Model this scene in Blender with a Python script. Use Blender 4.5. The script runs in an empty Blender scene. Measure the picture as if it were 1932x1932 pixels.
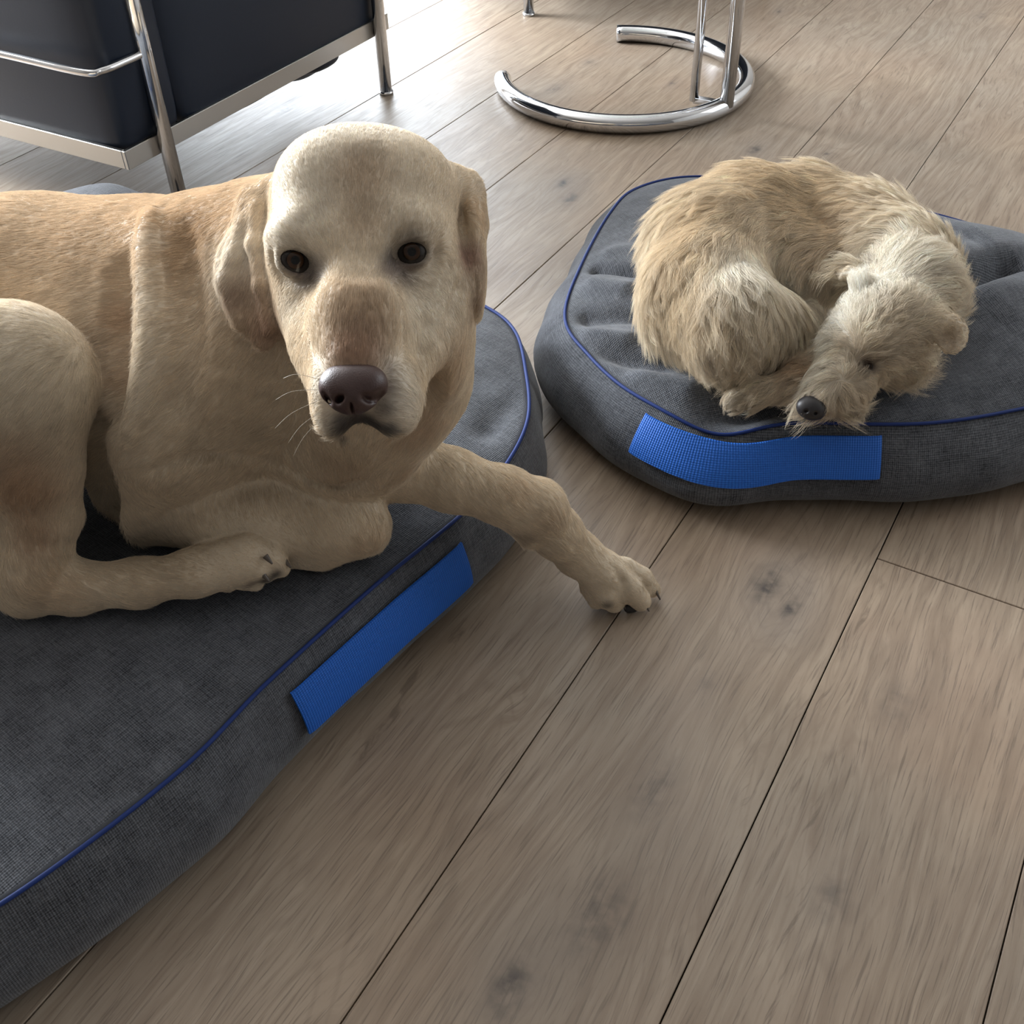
import bpy, math, random, time
import numpy as np
from mathutils import Matrix, Vector, kdtree
T0 = time.time()
rng = np.random.default_rng(7)
random.seed(7)
scn = bpy.context.scene
V3 = lambda *a: np.array(a, float)

# ------------------------------------------------------------------ camera
F = 2010.0; PT = math.radians(42.41); RO = math.radians(1.51); CH = .88
cd = bpy.data.cameras.new('camera'); cam = bpy.data.objects.new('camera', cd)
scn.collection.objects.link(cam); scn.camera = cam
cd.sensor_fit = 'HORIZONTAL'; cd.sensor_width = 36; cd.lens = 36 * F / 1932
cd.clip_start = .02
_up = V3(0, math.sin(PT), math.cos(PT)); _fw = V3(0, math.cos(PT), -math.sin(PT)); _rt = V3(1, 0, 0)
CR = math.cos(RO) * _rt - math.sin(RO) * _up
CU = math.sin(RO) * _rt + math.cos(RO) * _up
CF = _fw
cam.matrix_world = Matrix(((CR[0], CU[0], -CF[0], 0), (CR[1], CU[1], -CF[1], 0), (CR[2], CU[2], -CF[2], CH), (0, 0, 0, 1)))
EYE = V3(0, 0, CH)

def D(px, py, t):            # point seen at (px, py), t metres in front of the camera
    return EYE + t * (CF + CR * (px - 966) / F - CU * (py - 966) / F)
def P(px, py, z):            # same, at height z
    d = CF + CR * (px - 966) / F - CU * (py - 966) / F
    return EYE + d * (z - CH) / d[2]
def depth(p): return float(np.dot(p - EYE, CF))

# ------------------------------------------------------------------ world, lights, exposure
w = bpy.data.worlds.new('sky'); scn.world = w; w.use_nodes = True
w.node_tree.nodes['Background'].inputs[0].default_value = (.75, .87, 1, 1)
w.node_tree.nodes['Background'].inputs[1].default_value = 1.6
def area(name, loc, rot, sx, sy, power, col):
    l = bpy.data.lights.new(name, 'AREA'); l.shape = 'RECTANGLE'; l.size = sx; l.size_y = sy
    l.energy = power; l.color = col
    o = bpy.data.objects.new(name, l); scn.collection.objects.link(o)
    o.location = loc; o.rotation_euler = rot; return o
R = math.radians
area('daylight_back_window', (-1.25, 4.9, 1.3), (R(-90), 0, 0), 2.5, 2.1, 95, (.86, .93, 1))
area('daylight_left_window', (-2.9, 3.3, 1.15), (0, R(-90), 0), 1.7, 2.0, 340, (.90, .95, 1))
area('added_fill_right', (3.1, 2.2, 1.5), (0, R(90), 0), 1.4, 1.6, 7, (1, .94, .86))  # dim added fill lamp, no daylight known from the right
scn.view_settings.view_transform = 'Standard'; scn.view_settings.look = 'None'
scn.view_settings.gamma = 1; scn.view_settings.use_curve_mapping = False
scn.view_settings.exposure = 1.13
scn.cycles.max_bounces = 7; scn.cycles.diffuse_bounces = 3; scn.cycles.glossy_bounces = 4
scn.cycles.transparent_max_bounces = 8; scn.cycles.caustics_reflective = False; scn.cycles.caustics_refractive = False

# ------------------------------------------------------------------ helpers
def props(o, label=None, cat=None, kind=None, group=None):
    if label: o['label'] = label
    if cat: o['category'] = cat
    if kind: o['kind'] = kind
    if group: o['group'] = group
    return o
def link(o, parent=None):
    scn.collection.objects.link(o)
    if parent is not None:
        o.parent = parent
        o.matrix_parent_inverse = parent.matrix_world.inverted() if parent.type != 'EMPTY' or True else Matrix()
    return o
def empty(name, loc, label, cat, group=None):
    o = bpy.data.objects.new(name, None); o.location = loc; o.empty_display_size = .1
    o.matrix_world = Matrix.Translation(Vector(loc))
    scn.collection.objects.link(o); return props(o, label, cat, group=group)
def mesh(name, verts, faces, mat=None, parent=None, smooth=True, uv=None):
    me = bpy.data.meshes.new(name)
    verts = np.asarray(verts, dtype=np.float32)
    if isinstance(faces, np.ndarray) and faces.ndim == 2:
        n = len(faces); k = faces.shape[1]
        me.vertices.add(len(verts)); me.vertices.foreach_set('co', verts.ravel())
        me.loops.add(n * k); me.loops.foreach_set('vertex_index', faces.astype(np.int32).ravel())
        me.polygons.add(n); me.polygons.foreach_set('loop_start', np.arange(0, n * k, k, dtype=np.int32))
        me.update(calc_edges=True); me.validate()
    else:
        me.from_pydata([tuple(map(float, v)) for v in verts], [], [tuple(map(int, f)) for f in faces]); me.update()
    if uv is not None:
        lay = me.uv_layers.new(name='uv')
        li = np.empty(len(me.loops), np.int32); me.loops.foreach_get('vertex_index', li)
        lay.data.foreach_set('uv', np.asarray(uv, np.float32)[li].ravel())
    if mat: me.materials.append(mat)
    if smooth: me.shade_smooth()
    return link(bpy.data.objects.new(name, me), parent)
def catmull(pts, n, closed=False):
    pts = [np.asarray(p, float) for p in pts]; out = []; m = len(pts)
    segs = m if closed else m - 1
    for i in range(segs):
        if closed: p0, p1, p2, p3 = (pts[(i + j - 1) % m] for j in range(4))
        else: p0, p1, p2, p3 = pts[max(i - 1, 0)], pts[i], pts[i + 1], pts[min(i + 2, m - 1)]
        for s in range(n):
            t = s / n
            out.append(.5 * (2 * p1 + (p2 - p0) * t + (2 * p0 - 5 * p1 + 4 * p2 - p3) * t * t + (3 * p1 - p0 - 3 * p2 + p3) * t ** 3))
    if not closed: out.append(pts[-1])
    return np.array(out)
def tube(path, r, seg=16, closed=False, cap=True):
    path = np.asarray(path, float); n = len(path)
    rr = np.full(n, r) if np.isscalar(r) else np.asarray(r, float)
    if closed: tan = np.roll(path, -1, 0) - np.roll(path, 1, 0)
    else: tan = np.gradient(path, axis=0)
    tan /= np.linalg.norm(tan, axis=1)[:, None] + 1e-12
    ref = V3(0, 0, 1) if abs(tan[0][2]) < .9 else V3(1, 0, 0)
    nrm = np.cross(tan[0], ref); nrm /= np.linalg.norm(nrm); V = []
    for i in range(n):
        nrm = nrm - tan[i] * nrm.dot(tan[i]); nrm /= np.linalg.norm(nrm); bi = np.cross(tan[i], nrm)
        for j in range(seg):
            a = 2 * math.pi * j / seg
            V.append(path[i] + rr[i] * (math.cos(a) * nrm + math.sin(a) * bi))
    Fc = []
    for i in range(n if closed else n - 1):
        a, b = i * seg, ((i + 1) % n) * seg
        for j in range(seg):
            k = (j + 1) % seg; Fc.append((a + j, a + k, b + k, b + j))
    if cap and not closed:
        Fc.append(tuple(range(seg))[::-1]); Fc.append(tuple((n - 1) * seg + j for j in range(seg)))
    return V, Fc
def box(c, ax, ay, az, hx, hy, hz, bev=0.0):
    c = np.asarray(c, float)
    if bev <= 0:
        V = [c + sx * hx * ax + sy * hy * ay + sz * hz * az for sz in (-1, 1) for sy in (-1, 1) for sx in (-1, 1)]
        return V, [(0, 2, 3, 1), (4, 5, 7, 6), (0, 1, 5, 4), (2, 6, 7, 3), (0, 4, 6, 2), (1, 3, 7, 5)]
    # chamfered box: 24 vertices
    V = []; idx = {}
    for sx in (-1, 1):
        for sy in (-1, 1):
            for sz in (-1, 1):
                for k in range(3):
                    h = [hx - bev, hy - bev, hz - bev]; h[k] += bev
                    idx[sx, sy, sz, k] = len(V); V.append(c + sx * h[0] * ax + sy * h[1] * ay + sz * h[2] * az)
    Fc = []
    def q(*k): Fc.append(tuple(idx[i] for i in k))
    for s in (-1, 1):
        o = lambda L: L if s > 0 else L[::-1]
        q(*o([(s, -1, -1, 0), (s, 1, -1, 0), (s, 1, 1, 0), (s, -1, 1, 0)]))
        q(*o([(-1, s, -1, 1), (-1, s, 1, 1), (1, s, 1, 1), (1, s, -1, 1)]))
        q(*o([(-1, -1, s, 2), (1, -1, s, 2), (1, 1, s, 2), (-1, 1, s, 2)]))
    for a in (-1, 1):
        for b in (-1, 1):
            q((a, b, -1, 0), (a, b, -1, 1), (a, b, 1, 1), (a, b, 1, 0))
            q((a, -1, b, 0), (a, -1, b, 2), (a, 1, b, 2), (a, 1, b, 0))
            q((-1, a, b, 1), (-1, a, b, 2), (1, a, b, 2), (1, a, b, 1))
            for cc in (-1, 1): q((a, b, cc, 0), (a, b, cc, 1), (a, b, cc, 2))
    return V, Fc
X, Y, Z = V3(1, 0, 0), V3(0, 1, 0), V3(0, 0, 1)

# ------------------------------------------------------------------ node material helper
class M:
    def __init__(s, name):
        s.m = bpy.data.materials.new(name); s.m.use_nodes = True; s.t = s.m.node_tree; s.t.nodes.clear()
        s.out = s.t.nodes.new('ShaderNodeOutputMaterial')
    def n(s, typ, **k):
        nd = s.t.nodes.new(typ)
        for a, b in k.items(): setattr(nd, a, b)
        return nd
    def set(s, nd, i, v):
        if hasattr(v, 'is_output') or isinstance(v, bpy.types.NodeSocket): s.t.links.new(v, nd.inputs[i])
        else: nd.inputs[i].default_value = v
    def math(s, op, a, b=0.0, c=None, clamp=False):
        nd = s.n('ShaderNodeMath', operation=op, use_clamp=clamp); s.set(nd, 0, a); s.set(nd, 1, b)
        if c is not None: s.set(nd, 2, c)
        return nd.outputs[0]
    def vmath(s, op, a, b=None, sc=None):
        nd = s.n('ShaderNodeVectorMath', operation=op); s.set(nd, 0, a)
        if b is not None: s.set(nd, 1, b)
        if sc is not None: s.set(nd, 3, sc)
        return nd.outputs[1] if op in ('LENGTH', 'DISTANCE', 'DOT_PRODUCT') else nd.outputs[0]
    def noise(s, vec, scale, detail=4, rough=.5, dist=0, col=False):
        nd = s.n('ShaderNodeTexNoise'); s.set(nd, 'Vector', vec); s.set(nd, 'Scale', scale); s.set(nd, 'Detail', detail)
        s.set(nd, 'Roughness', rough); s.set(nd, 'Distortion', dist)
        return nd.outputs[1] if col else nd.outputs[0]
    def ramp(s, f, stops):
        nd = s.n('ShaderNodeValToRGB'); s.set(nd, 0, f); e = nd.color_ramp.elements
        while len(e) < len(stops): e.new(.5)
        for i, (p, c) in enumerate(stops):
            e[i].position = p; e[i].color = (c, c, c, 1) if np.isscalar(c) else tuple(c) + (1,)
        return nd.outputs[0]
    def mix(s, f, a, b, blend='MIX'):
        nd = s.n('ShaderNodeMix', data_type='RGBA', blend_type=blend)
        s.set(nd, 0, f); s.set(nd, 6, a if not isinstance(a, tuple) else a + (1,)); s.set(nd, 7, b if not isinstance(b, tuple) else b + (1,))
        return nd.outputs[2]
    def bsdf(s, col, rough=.5, metal=0, spec=.5, bump=None, bstr=.3, bdist=.002, **kw):
        b = s.n('ShaderNodeBsdfPrincipled')
        s.set(b, 'Base Color', col + (1,) if isinstance(col, tuple) else col); s.set(b, 'Roughness', rough); s.set(b, 'Metallic', metal)
        s.set(b, 'Specular IOR Level', spec)
        for k, v in kw.items(): s.set(b, k.replace('_', ' '), v)
        if bump is not None:
            bp = s.n('ShaderNodeBump'); s.set(bp, 'Height', bump); s.set(bp, 'Strength', bstr); s.set(bp, 'Distance', bdist)
            s.t.links.new(bp.outputs[0], b.inputs['Normal'])
        s.t.links.new(b.outputs[0], s.out.inputs[0]); return s.m

# ------------------------------------------------------------------ materials
def mat_plain(name, col, rough=.6, metal=0, spec=.5, **k): return M(name).bsdf(col, rough, metal, spec, **k)
chrome = M('polished_chrome'); _tc = chrome.n('ShaderNodeTexCoord')
chrome = chrome.bsdf((.62, .63, .65), chrome.ramp(chrome.noise(_tc.outputs['Object'], 30, 3), [(.3, .06), (.8, .12)]), 1)
steel = mat_plain('brushed_flat_steel', (.46, .455, .44), .30, 1)
_m = M('black_leather'); _tc = _m.n('ShaderNodeTexCoord')
leather = _m.bsdf((.007, .013, .027), .48, 0, .32, bump=_m.noise(_tc.outputs['Object'], 260, 3), bstr=.12, bdist=.001)
plaster = mat_plain('warm_grey_plaster', (.38, .36, .335), .8)
paintw = mat_plain('white_paint', (.8, .8, .78), .4)
rubber = mat_plain('black_rubber', (.02, .02, .02), .6)
glassm = M('window_glass').bsdf((1, 1, 1), 0, 0, .5, Transmission_Weight=1.0, IOR=1.02)

AZ = 0.5463; WP = .2279 * CH / .9; Q0 = -.3207 * CH / .9
PD = V3(math.sin(AZ), math.cos(AZ), 0); PQ = V3(math.cos(AZ), -math.sin(AZ), 0)   # along / across the planks

def wood():
    m = M('oiled_oak'); tc = m.n('ShaderNodeTexCoord'); geo = m.n('ShaderNodeNewGeometry'); oi = m.n('ShaderNodeObjectInfo')
    pos = geo.outputs['Position']
    s = m.vmath('DOT_PRODUCT', pos, tuple(PD)); q = m.vmath('DOT_PRODUCT', pos, tuple(PQ))
    rnd = oi.outputs['Random']
    so = m.math('ADD', s, m.math('MULTIPLY', rnd, 37.0)); qo = m.math('ADD', q, m.math('MULTIPLY', rnd, 3.1))
    # knots: blobs that bend the grain and darken it
    bend = None; dark = None; core = None
    knots = [((1450, 1105), .050, .9), ((1492, 1148), .030, 1.0), ((1062, 345), .035, .8), ((1075, 375), .045, .6), ((1045, 168), .04, .6), ((1268, 158), .02, .6),
             ((1425, 283), .04, .8), ((960, 1865), .045, .8), ((1130, 1730), .07, .5), ((1230, 1500), .06, .35), ((1570, 1690), .05, .35),
             ((1560, 290), .025, .5), ((1850, 30), .03, .5), ((1110, 118), .025, .5), ((540, 205), .05, .5), ((1330, 1290), .03, .35), ((1690, 1330), .05, .3), ((1470, 22), .02, .6)]
    for (kp, r, a) in knots:
        c = P(kp[0], kp[1], 0); sk, qk = float(c @ PD), float(c @ PQ)
        ds = m.math('DIVIDE', m.math('SUBTRACT', s, sk), r * 1.9); dq = m.math('DIVIDE', m.math('SUBTRACT', q, qk), r)
        d2 = m.math('ADD', m.math('MULTIPLY', ds, ds), m.math('MULTIPLY', dq, dq))
        g = m.math('MULTIPLY', m.math('EXPONENT', m.math('MULTIPLY', d2, -1.0)), a)
        g2 = m.math('MULTIPLY', m.math('EXPONENT', m.math('MULTIPLY', d2, -11.0)), a * 1.25)
        bend = g if bend is None else m.math('ADD', bend, g)
        core = g2 if core is None else m.math('ADD', core, g2)
    cv = m.n('ShaderNodeCombineXYZ'); m.set(cv, 0, m.math('MULTIPLY', so, 1.1)); m.set(cv, 1, m.math('MULTIPLY', qo, 7.0)); m.set(cv, 2, m.math('MULTIPLY', rnd, 9.0))
    base = m.noise(cv.outputs[0], 1.0, 3, .55, .6)
    ring = m.math('ADD', m.math('MULTIPLY', base, 26.0), m.math('MULTIPLY', bend, 5.0))
    rings = m.math('SINE', m.math('MULTIPLY', ring, 4.2))
    cp = m.n('ShaderNodeCombineXYZ'); m.set(cp, 0, m.math('MULTIPLY', so, 14.0)); m.set(cp, 1, m.math('ADD', m.math('MULTIPLY', qo, 420.0), m.math('MULTIPLY', base, 34.0)))
    pores = m.noise(cp.outputs[0], 1.0, 4, .65)
    pm = m.ramp(pores, [(.36, 1.0), (.47, 0.0)])
    cf = m.n('ShaderNodeCombineXYZ'); m.set(cf, 0, m.math('MULTIPLY', so, 5.0)); m.set(cf, 1, m.math('ADD', m.math('MULTIPLY', qo, 90.0), m.math('MULTIPLY', base, 16.0)))
    streak = m.noise(cf.outputs[0], 1.0, 5, .6)
    blot = m.noise(pos, 5.5, 4, .6); blot2 = m.noise(pos, 2.1, 3, .5)
    col = m.mix(m.ramp(blot, [(.3, 0.), (.7, 1.)]), (.330, .228, .150), (.405, .308, .210))
    col = m.mix(m.ramp(blot2, [(.42, 0.), (.62, .55)]), col, (.300, .262, .212))
    col = m.mix(m.math('MULTIPLY', m.ramp(streak, [(.35, 1.), (.60, 0.)]), .55), col, (.18, .118, .072))
    col = m.mix(m.math('MULTIPLY', m.ramp(m.math('MULTIPLY', m.math('ADD', rings, 1.0), .5), [(.72, 0.), (1., 1.)]), m.ramp(blot, [(.35, .10), (.65, .34)])), col, (.185, .125, .08))
    col = m.mix(m.math('MULTIPLY', pm, .62), col, (.13, .09, .06))
    col = m.mix(m.math('MULTIPLY', m.math('MINIMUM', bend, 1.0), .38), col, (.215, .185, .165))
    col = m.mix(m.math('MINIMUM', m.math('MULTIPLY', core, m.ramp(m.noise(pos, 60, 4), [(.35, 1.), (.65, .15)])), .92), col, (.035, .033, .038))
    col = m.mix(m.math('MULTIPLY', m.math('SUBTRACT', rnd, .5), .5, clamp=True), col, (.24, .19, .14))
    hsv = m.n('ShaderNodeHueSaturation'); m.set(hsv, 'Value', m.math('ADD', .93, m.math('MULTIPLY', rnd, .12))); m.set(hsv, 'Saturation', .86); m.set(hsv, 'Color', col)
    bump = m.math('ADD', m.math('MULTIPLY', pm, -.6), m.math('MULTIPLY', streak, .5))
    return m.bsdf(hsv.outputs[0], m.ramp(streak, [(.3, .52), (.7, .40)]), 0, .42, bump=bump, bstr=.22, bdist=.0006)
oak = wood()

def fabric(name, dark, light, sc=1.0):
    m = M(name); uv = m.n('ShaderNodeTexCoord').outputs['UV']
    sep = m.n('ShaderNodeSeparateXYZ'); m.set(sep, 0, uv); u, v = sep.outputs[0], sep.outputs[1]
    k = 2 * math.pi / .0030 / sc
    wa = m.math('SINE', m.math('MULTIPLY', m.math('ADD', u, v), k * .7)); wb = m.math('SINE', m.math('MULTIPLY', m.math('SUBTRACT', u, v), k * .7))
    weave = m.math('MULTIPLY', wa, wb)
    w01 = m.math('ADD', m.math('MULTIPLY', weave, .5), .5)
    def st(a, b, sc_): 
        c = m.n('ShaderNodeCombineXYZ'); m.set(c, 0, m.math('MULTIPLY', u, a)); m.set(c, 1, m.math('MULTIPLY', v, b)); return m.noise(c.outputs[0], sc_, 3, .6)
    n1 = st(40, 620, 1.0); n2 = st(620, 40, 1.0); n3 = m.noise(uv, 420, 2, .6); n4 = m.noise(uv, 28, 4, .55)
    thr = m.math('ADD', m.math('MULTIPLY', n1, .5), m.math('MULTIPLY', n2, .5))
    f = m.math('ADD', m.math('MULTIPLY', m.math('MULTIPLY', w01, w01), .55), m.math('MULTIPLY', m.ramp(thr, [(.40, 0.), (.62, 1.)]), .40))
    f = m.math('ADD', f, m.math('MULTIPLY', m.ramp(n3, [(.4, 0.), (.7, 1.)]), .30))
    f = m.math('ADD', f, m.math('MULTIPLY', m.math('SUBTRACT', n4, .5), .7))
    col = m.mix(m.math('MULTIPLY', f, .95, clamp=True), dark, light)
    return m.bsdf(col, .9, 0, .15, bump=m.math('ADD', w01, m.math('MULTIPLY', n3, .8)), bstr=.5, bdist=.0012, Sheen_Weight=.25, Sheen_Roughness=.4)
felt = fabric('grey_melange_cloth', (.021, .023, .029), (.170, .182, .206))
piping_m = mat_plain('navy_blue_piping', (.008, .028, .15), .6, spec=.3)
def webbing():
    m = M('blue_webbing'); uv = m.n('ShaderNodeTexCoord').outputs['UV']; sep = m.n('ShaderNodeSeparateXYZ'); m.set(sep, 0, uv)
    a = m.math('SINE', m.math('MULTIPLY', sep.outputs[0], 2 * math.pi / .0028)); b = m.math('SINE', m.math('MULTIPLY', sep.outputs[1], 2 * math.pi / .0022))
    h = m.math('ADD', m.math('MULTIPLY', a, .5), m.math('MULTIPLY', b, .35))
    col = m.mix(m.ramp(m.math('ADD', m.math('MULTIPLY', h, .4), .5), [(.1, 0.), (.9, 1.)]), (.006, .078, .43), (.020, .165, .66))
    return m.bsdf(col, .55, 0, .35, bump=h, bstr=.5, bdist=.0008)
web = webbing()

# ------------------------------------------------------------------ the room
RX0, RX1, RY0, RY1, RH = -3.05, 3.25, -1.6, 5.05, 2.6
floor = props(mesh('floor', *box(V3(.1, 1.7, -.03), X, Y, Z, 3.35, 3.5, .014), mat_plain('dark_subfloor', (.02, .015, .01), .9), smooth=False), kind='structure')
joints = {1: (1655, 1053), 0: (1520, 660), -1: (1230, 620), -2: (820, 800), -3: (500, 640), -4: (600, 500), 2: (2500, 900)}
joints = {k: float(P(*v, 0) @ PD) for k, v in joints.items()}
kmin, kmax = int(-4.2 / WP) - 4, int(3.5 / WP) + 2
for k in range(kmin, kmax):
    q = Q0 + WP * k + WP / 2
    off = joints.get(k, None)
    if off is None: off = (k * .83) % 2.6
    L = 2.6; s = off - 3 * L
    while s < 6:
        a0, a1 = s, s + L; s += L
        # keep only what falls in the room
        ts = np.linspace(a0 + .01, a1 - .01, 25); pts = ts[:, None] * PD + q * PQ
        ok = (pts[:, 0] > RX0 - .05) & (pts[:, 0] < RX1 + .05) & (pts[:, 1] > RY0 - .05) & (pts[:, 1] < RY1 + .05)
        if not ok.any(): continue
        a0, a1 = max(a0, ts[ok][0] - .12), min(a1, ts[ok][-1] + .12)
        c = PD * (a0 + a1) / 2 + PQ * q + Z * (-.008)
        mesh('plank', *box(c, PD, PQ, Z, (a1 - a0) / 2 - .0007, WP / 2 - .0007, .008, .0007), oak, floor, smooth=False)
def wallbox(name, c, h, mat=plaster): return props(mesh(name, *box(V3(*c), X, Y, Z, *h), mat, smooth=False), kind='structure')
xc, yc = (RX0 + RX1) / 2, (RY0 + RY1) / 2
wallbox('ceiling', (xc, yc, RH + .05), (3.3, 3.5, .05))
wallbox('wall_front', (xc, RY0 - .05, RH / 2), (3.25, .05, RH / 2), mat_plain('charcoal_plaster', (.13, .12, .11), .8))  # unseen wall, tone set dark to cut the bounced light
def wall_with_opening(name, axis, pos, lo, hi, o0, o1, z0, z1):
    V = []; Fc = []
    for (a, b, c, d) in ((lo, o0, 0, RH), (o1, hi, 0, RH), (o0, o1, 0, z0), (o0, o1, z1, RH)):
        if b - a < 1e-3 or d - c < 1e-3: continue
        cc = V3((a + b) / 2, pos, (c + d) / 2) if axis == 'x' else V3(pos, (a + b) / 2, (c + d) / 2)
        hh = ((b - a) / 2, .05, (d - c) / 2) if axis == 'x' else (.05, (b - a) / 2, (d - c) / 2)
        v, f = box(cc, X, Y, Z, *hh); n = len(V); V += v; Fc += [tuple(i + n for i in t) for t in f]
    return props(mesh(name, V, Fc, plaster, smooth=False), kind='structure')
def window(name, axis, pos, o0, o1, z0, z1, bars):
    r = bpy.data.objects.new(name, None); scn.collection.objects.link(r); r['kind'] = 'structure'
    def bx(nm, a, b, c, d, th, mat):
        cc = V3((a + b) / 2, pos, (c + d) / 2) if axis == 'x' else V3(pos, (a + b) / 2, (c + d) / 2)
        hh = ((b - a) / 2, th, (d - c) / 2) if axis == 'x' else (th, (b - a) / 2, (d - c) / 2)
        mesh(nm, *box(cc, X, Y, Z, *hh), mat, r, smooth=False)
    f = .05
    bx('window_frame', o0, o1, z0, z0 + f, .035, paintw); bx('window_frame', o0, o1, z1 - f, z1, .035, paintw)
    for i in range(bars + 1):
        x = o0 + (o1 - o0) * i / bars; x = min(max(x, o0 + f / 2), o1 - f / 2); bx('window_frame', x - f / 2, x + f / 2, z0 + f, z1 - f, .03, paintw)
wall_with_opening('wall_back', 'x', RY1 + .05, RX0, RX1, -2.55, .05, .1, 2.4); window('window_1', 'x', RY1 + .03, -2.55, .05, .1, 2.4, 2)
wall_with_opening('wall_left', 'y', RX0 - .05, RY0, RY1, 2.3, 4.3, .25, 2.05); window('window_2', 'y', RX0 - .03, 2.3, 4.3, .25, 2.05, 2)
wall_with_opening('wall_right', 'y', RX1 + .05, RY0, RY1, 1.4, 3.0, .6, 2.3); window('window_3', 'y', RX1 + .03, 1.4, 3.0, .6, 2.3, 2)

# ------------------------------------------------------------------ armchairs
def bulge_cushion(c, ax, ay, hx, hy, hz, pw=5.0, n=22, puff=.0012):
    """soft block: superellipsoid-like rounded box"""
    V = []; Fc = []; idx = {}
    lin = np.linspace(-1, 1, n)
    def add(p):
        key = tuple(np.round(p, 5))
        if key not in idx: idx[key] = len(V); V.append(p)
        return idx[key]
    for axis in range(3):
        for s in (-1, 1):
            g = [[None] * n for _ in range(n)]
            for i, a in enumerate(lin):
                for j, b in enumerate(lin):
                    p = np.zeros(3); p[axis] = s; p[(axis + 1) % 3] = a; p[(axis + 2) % 3] = b; g[i][j] = add(p)
            for i in range(n - 1):
                for j in range(n - 1):
                    f = (g[i][j], g[i + 1][j], g[i + 1][j + 1], g[i][j + 1]); Fc.append(f if s > 0 else f[::-1])
    V = np.array(V); nr = (np.abs(V) ** pw).sum(1) ** (1 / pw); Q = V / nr[:, None]
    pf = 1 + 1.0 * ((1 - V[:, [1, 2, 0]] ** 2) * (1 - V[:, [2, 0, 1]] ** 2)) * (np.abs(V) > .99) * 4
    Q = Q * np.array([hx, hy, hz]) + np.sign(V) * (pf - 1) * puff * 4
    out = np.asarray(c) + Q[:, :1] * ax + Q[:, 1:2] * ay + Q[:, 2:] * Z
    return out, Fc
def armchair(O, az, label):
    a = V3(math.sin(az), math.cos(az), 0); b = V3(-math.cos(az), math.sin(az), 0); O = V3(O[0], O[1], 0)
    r = empty('armchair', tuple(O), label, 'armchair')
    W = .92; Dp = .76
    at = lambda s, t, z: O + a * s + b * t + Z * z
    # flat steel base rails
    th = .004; z0, z1 = .118, .150
    for (c, h1, h2) in ((at(Dp / 2 - .0, 0, (z0 + z1) / 2), Dp / 2, 'a'), (at(Dp / 2, W, (z0 + z1) / 2), Dp / 2, 'a'), (at(0, W / 2, (z0 + z1) / 2), W / 2, 'b'), (at(Dp, W / 2, (z0 + z1) / 2), W / 2, 'b')):
        if h2 == 'a': mesh('base_rail', *box(c, a, b, Z, h1 + th, th, .016, .001), steel, r, smooth=False)
        else: mesh('base_rail', *box(c, b, a, Z, h1 - th, th, .016, .001), steel, r, smooth=False)
    # tube legs and arm loops
    for t, sgn in ((-.016, -1), (W + .016, 1)):
        for s in (.078, .715):
            mesh('leg', *tube([at(s, t, .006), at(s, t, .30), at(s, t, .60)], .0130), chrome, r)
            f = mesh('leg_foot', *tube([at(s, t, 0), at(s, t, .007)], .0152), chrome, r)
            f['label'] = 'round glide under a chrome leg'
        mesh('arm_tube', *tube(catmull([at(.068, t, .60), at(.068, t, .635), at(.098, t, .66), at(.4, t, .66), at(.685, t, .66), at(.715, t, .635), at(.715, t, .60)], 6), .0130), chrome, r)
        # thin retaining rod at mid height that runs round the rear
        for zr in (.285, .50):
            u = -.030
            mesh('retaining_rod', *tube(catmull([at(.07, t, zr), at(.035, t * 1.0, zr), at(u + .02, t + (-sgn) * .004, zr), at(u, t - sgn * .03, zr), at(u, t - sgn * .2, zr), at(u, W / 2, zr)], 8), .0062), chrome, r)
    # leather cushions
    v, f = bulge_cushion(at(.14 + (Dp - .14) / 2, .080, .372), a, b, (Dp - .14) / 2 - .002, .078, .246, 16); mesh('arm_cushion', v, f, leather, r)
    v, f = bulge_cushion(at(.14 + (Dp - .14) / 2, W - .080, .372), a, b, (Dp - .14) / 2 - .002, .078, .246, 16); mesh('arm_cushion', v, f, leather, r)
    v, f = bulge_cushion(at(.0735, W / 2, .372), a, b, .070, W / 2 - .004, .246, 20); mesh('back_cushion', v, f, leather, r)
    v, f = bulge_cushion(at(Dp / 2 + .09, W / 2, .30), a, b, Dp / 2 - .1, W / 2 - .17, .10, 6); mesh('seat_cushion', v, f, leather, r)
    for (s0, hs, zz, hz) in ((.33, .17, .118, .016), (.565, .085, .116, .034)):
        v, f = bulge_cushion(at(s0, .12, zz), a, b, hs, .10, hz, 2.6); mesh('seat_underside', v, f, leather, r)
    return r
armchair((-.621, 1.704), R(30.2), 'black leather armchair with chrome tube frame behind the big yellow dog')
armchair((-.005, 2.80), R(77), 'dark armchair at the top edge beyond the chrome table base, only one chrome leg showing')

# ------------------------------------------------------------------ side table
tb = empty('side_table', (.265, 2.335, 0), 'chrome side table with open ring base and twin upright posts', 'table')
th = np.radians(np.linspace(181, 448, 90)); cxy = V3(.266, 2.336, 0)
mesh('base_ring', *tube([cxy + V3(.262 * math.cos(t), .262 * math.sin(t), .0185) for t in th], .0185, 24), chrome, tb)
pA, pB = V3(.396, 2.182, 0), V3(.457, 2.148, 0)
mesh('post', *tube([pA + Z * .02, pA + Z * .35, pA + Z * .64], .0095), chrome, tb)
mesh('post', *tube([pB + Z * .02, pB + Z * .35, pB + Z * .92], .0145), chrome, tb)
mesh('cross_bar', *box((pA + pB) / 2 + Z * .022, (pB - pA) / np.linalg.norm(pB - pA), np.cross(Z, (pB - pA) / np.linalg.norm(pB - pA)), Z, .034, .008, .006, .001), chrome, tb)
mesh('cross_bar', *tube([pA + Z * .62, pB + Z * .62], .008), chrome, tb)
tt = np.linspace(0, 2 * math.pi, 73)[:-1]
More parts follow.
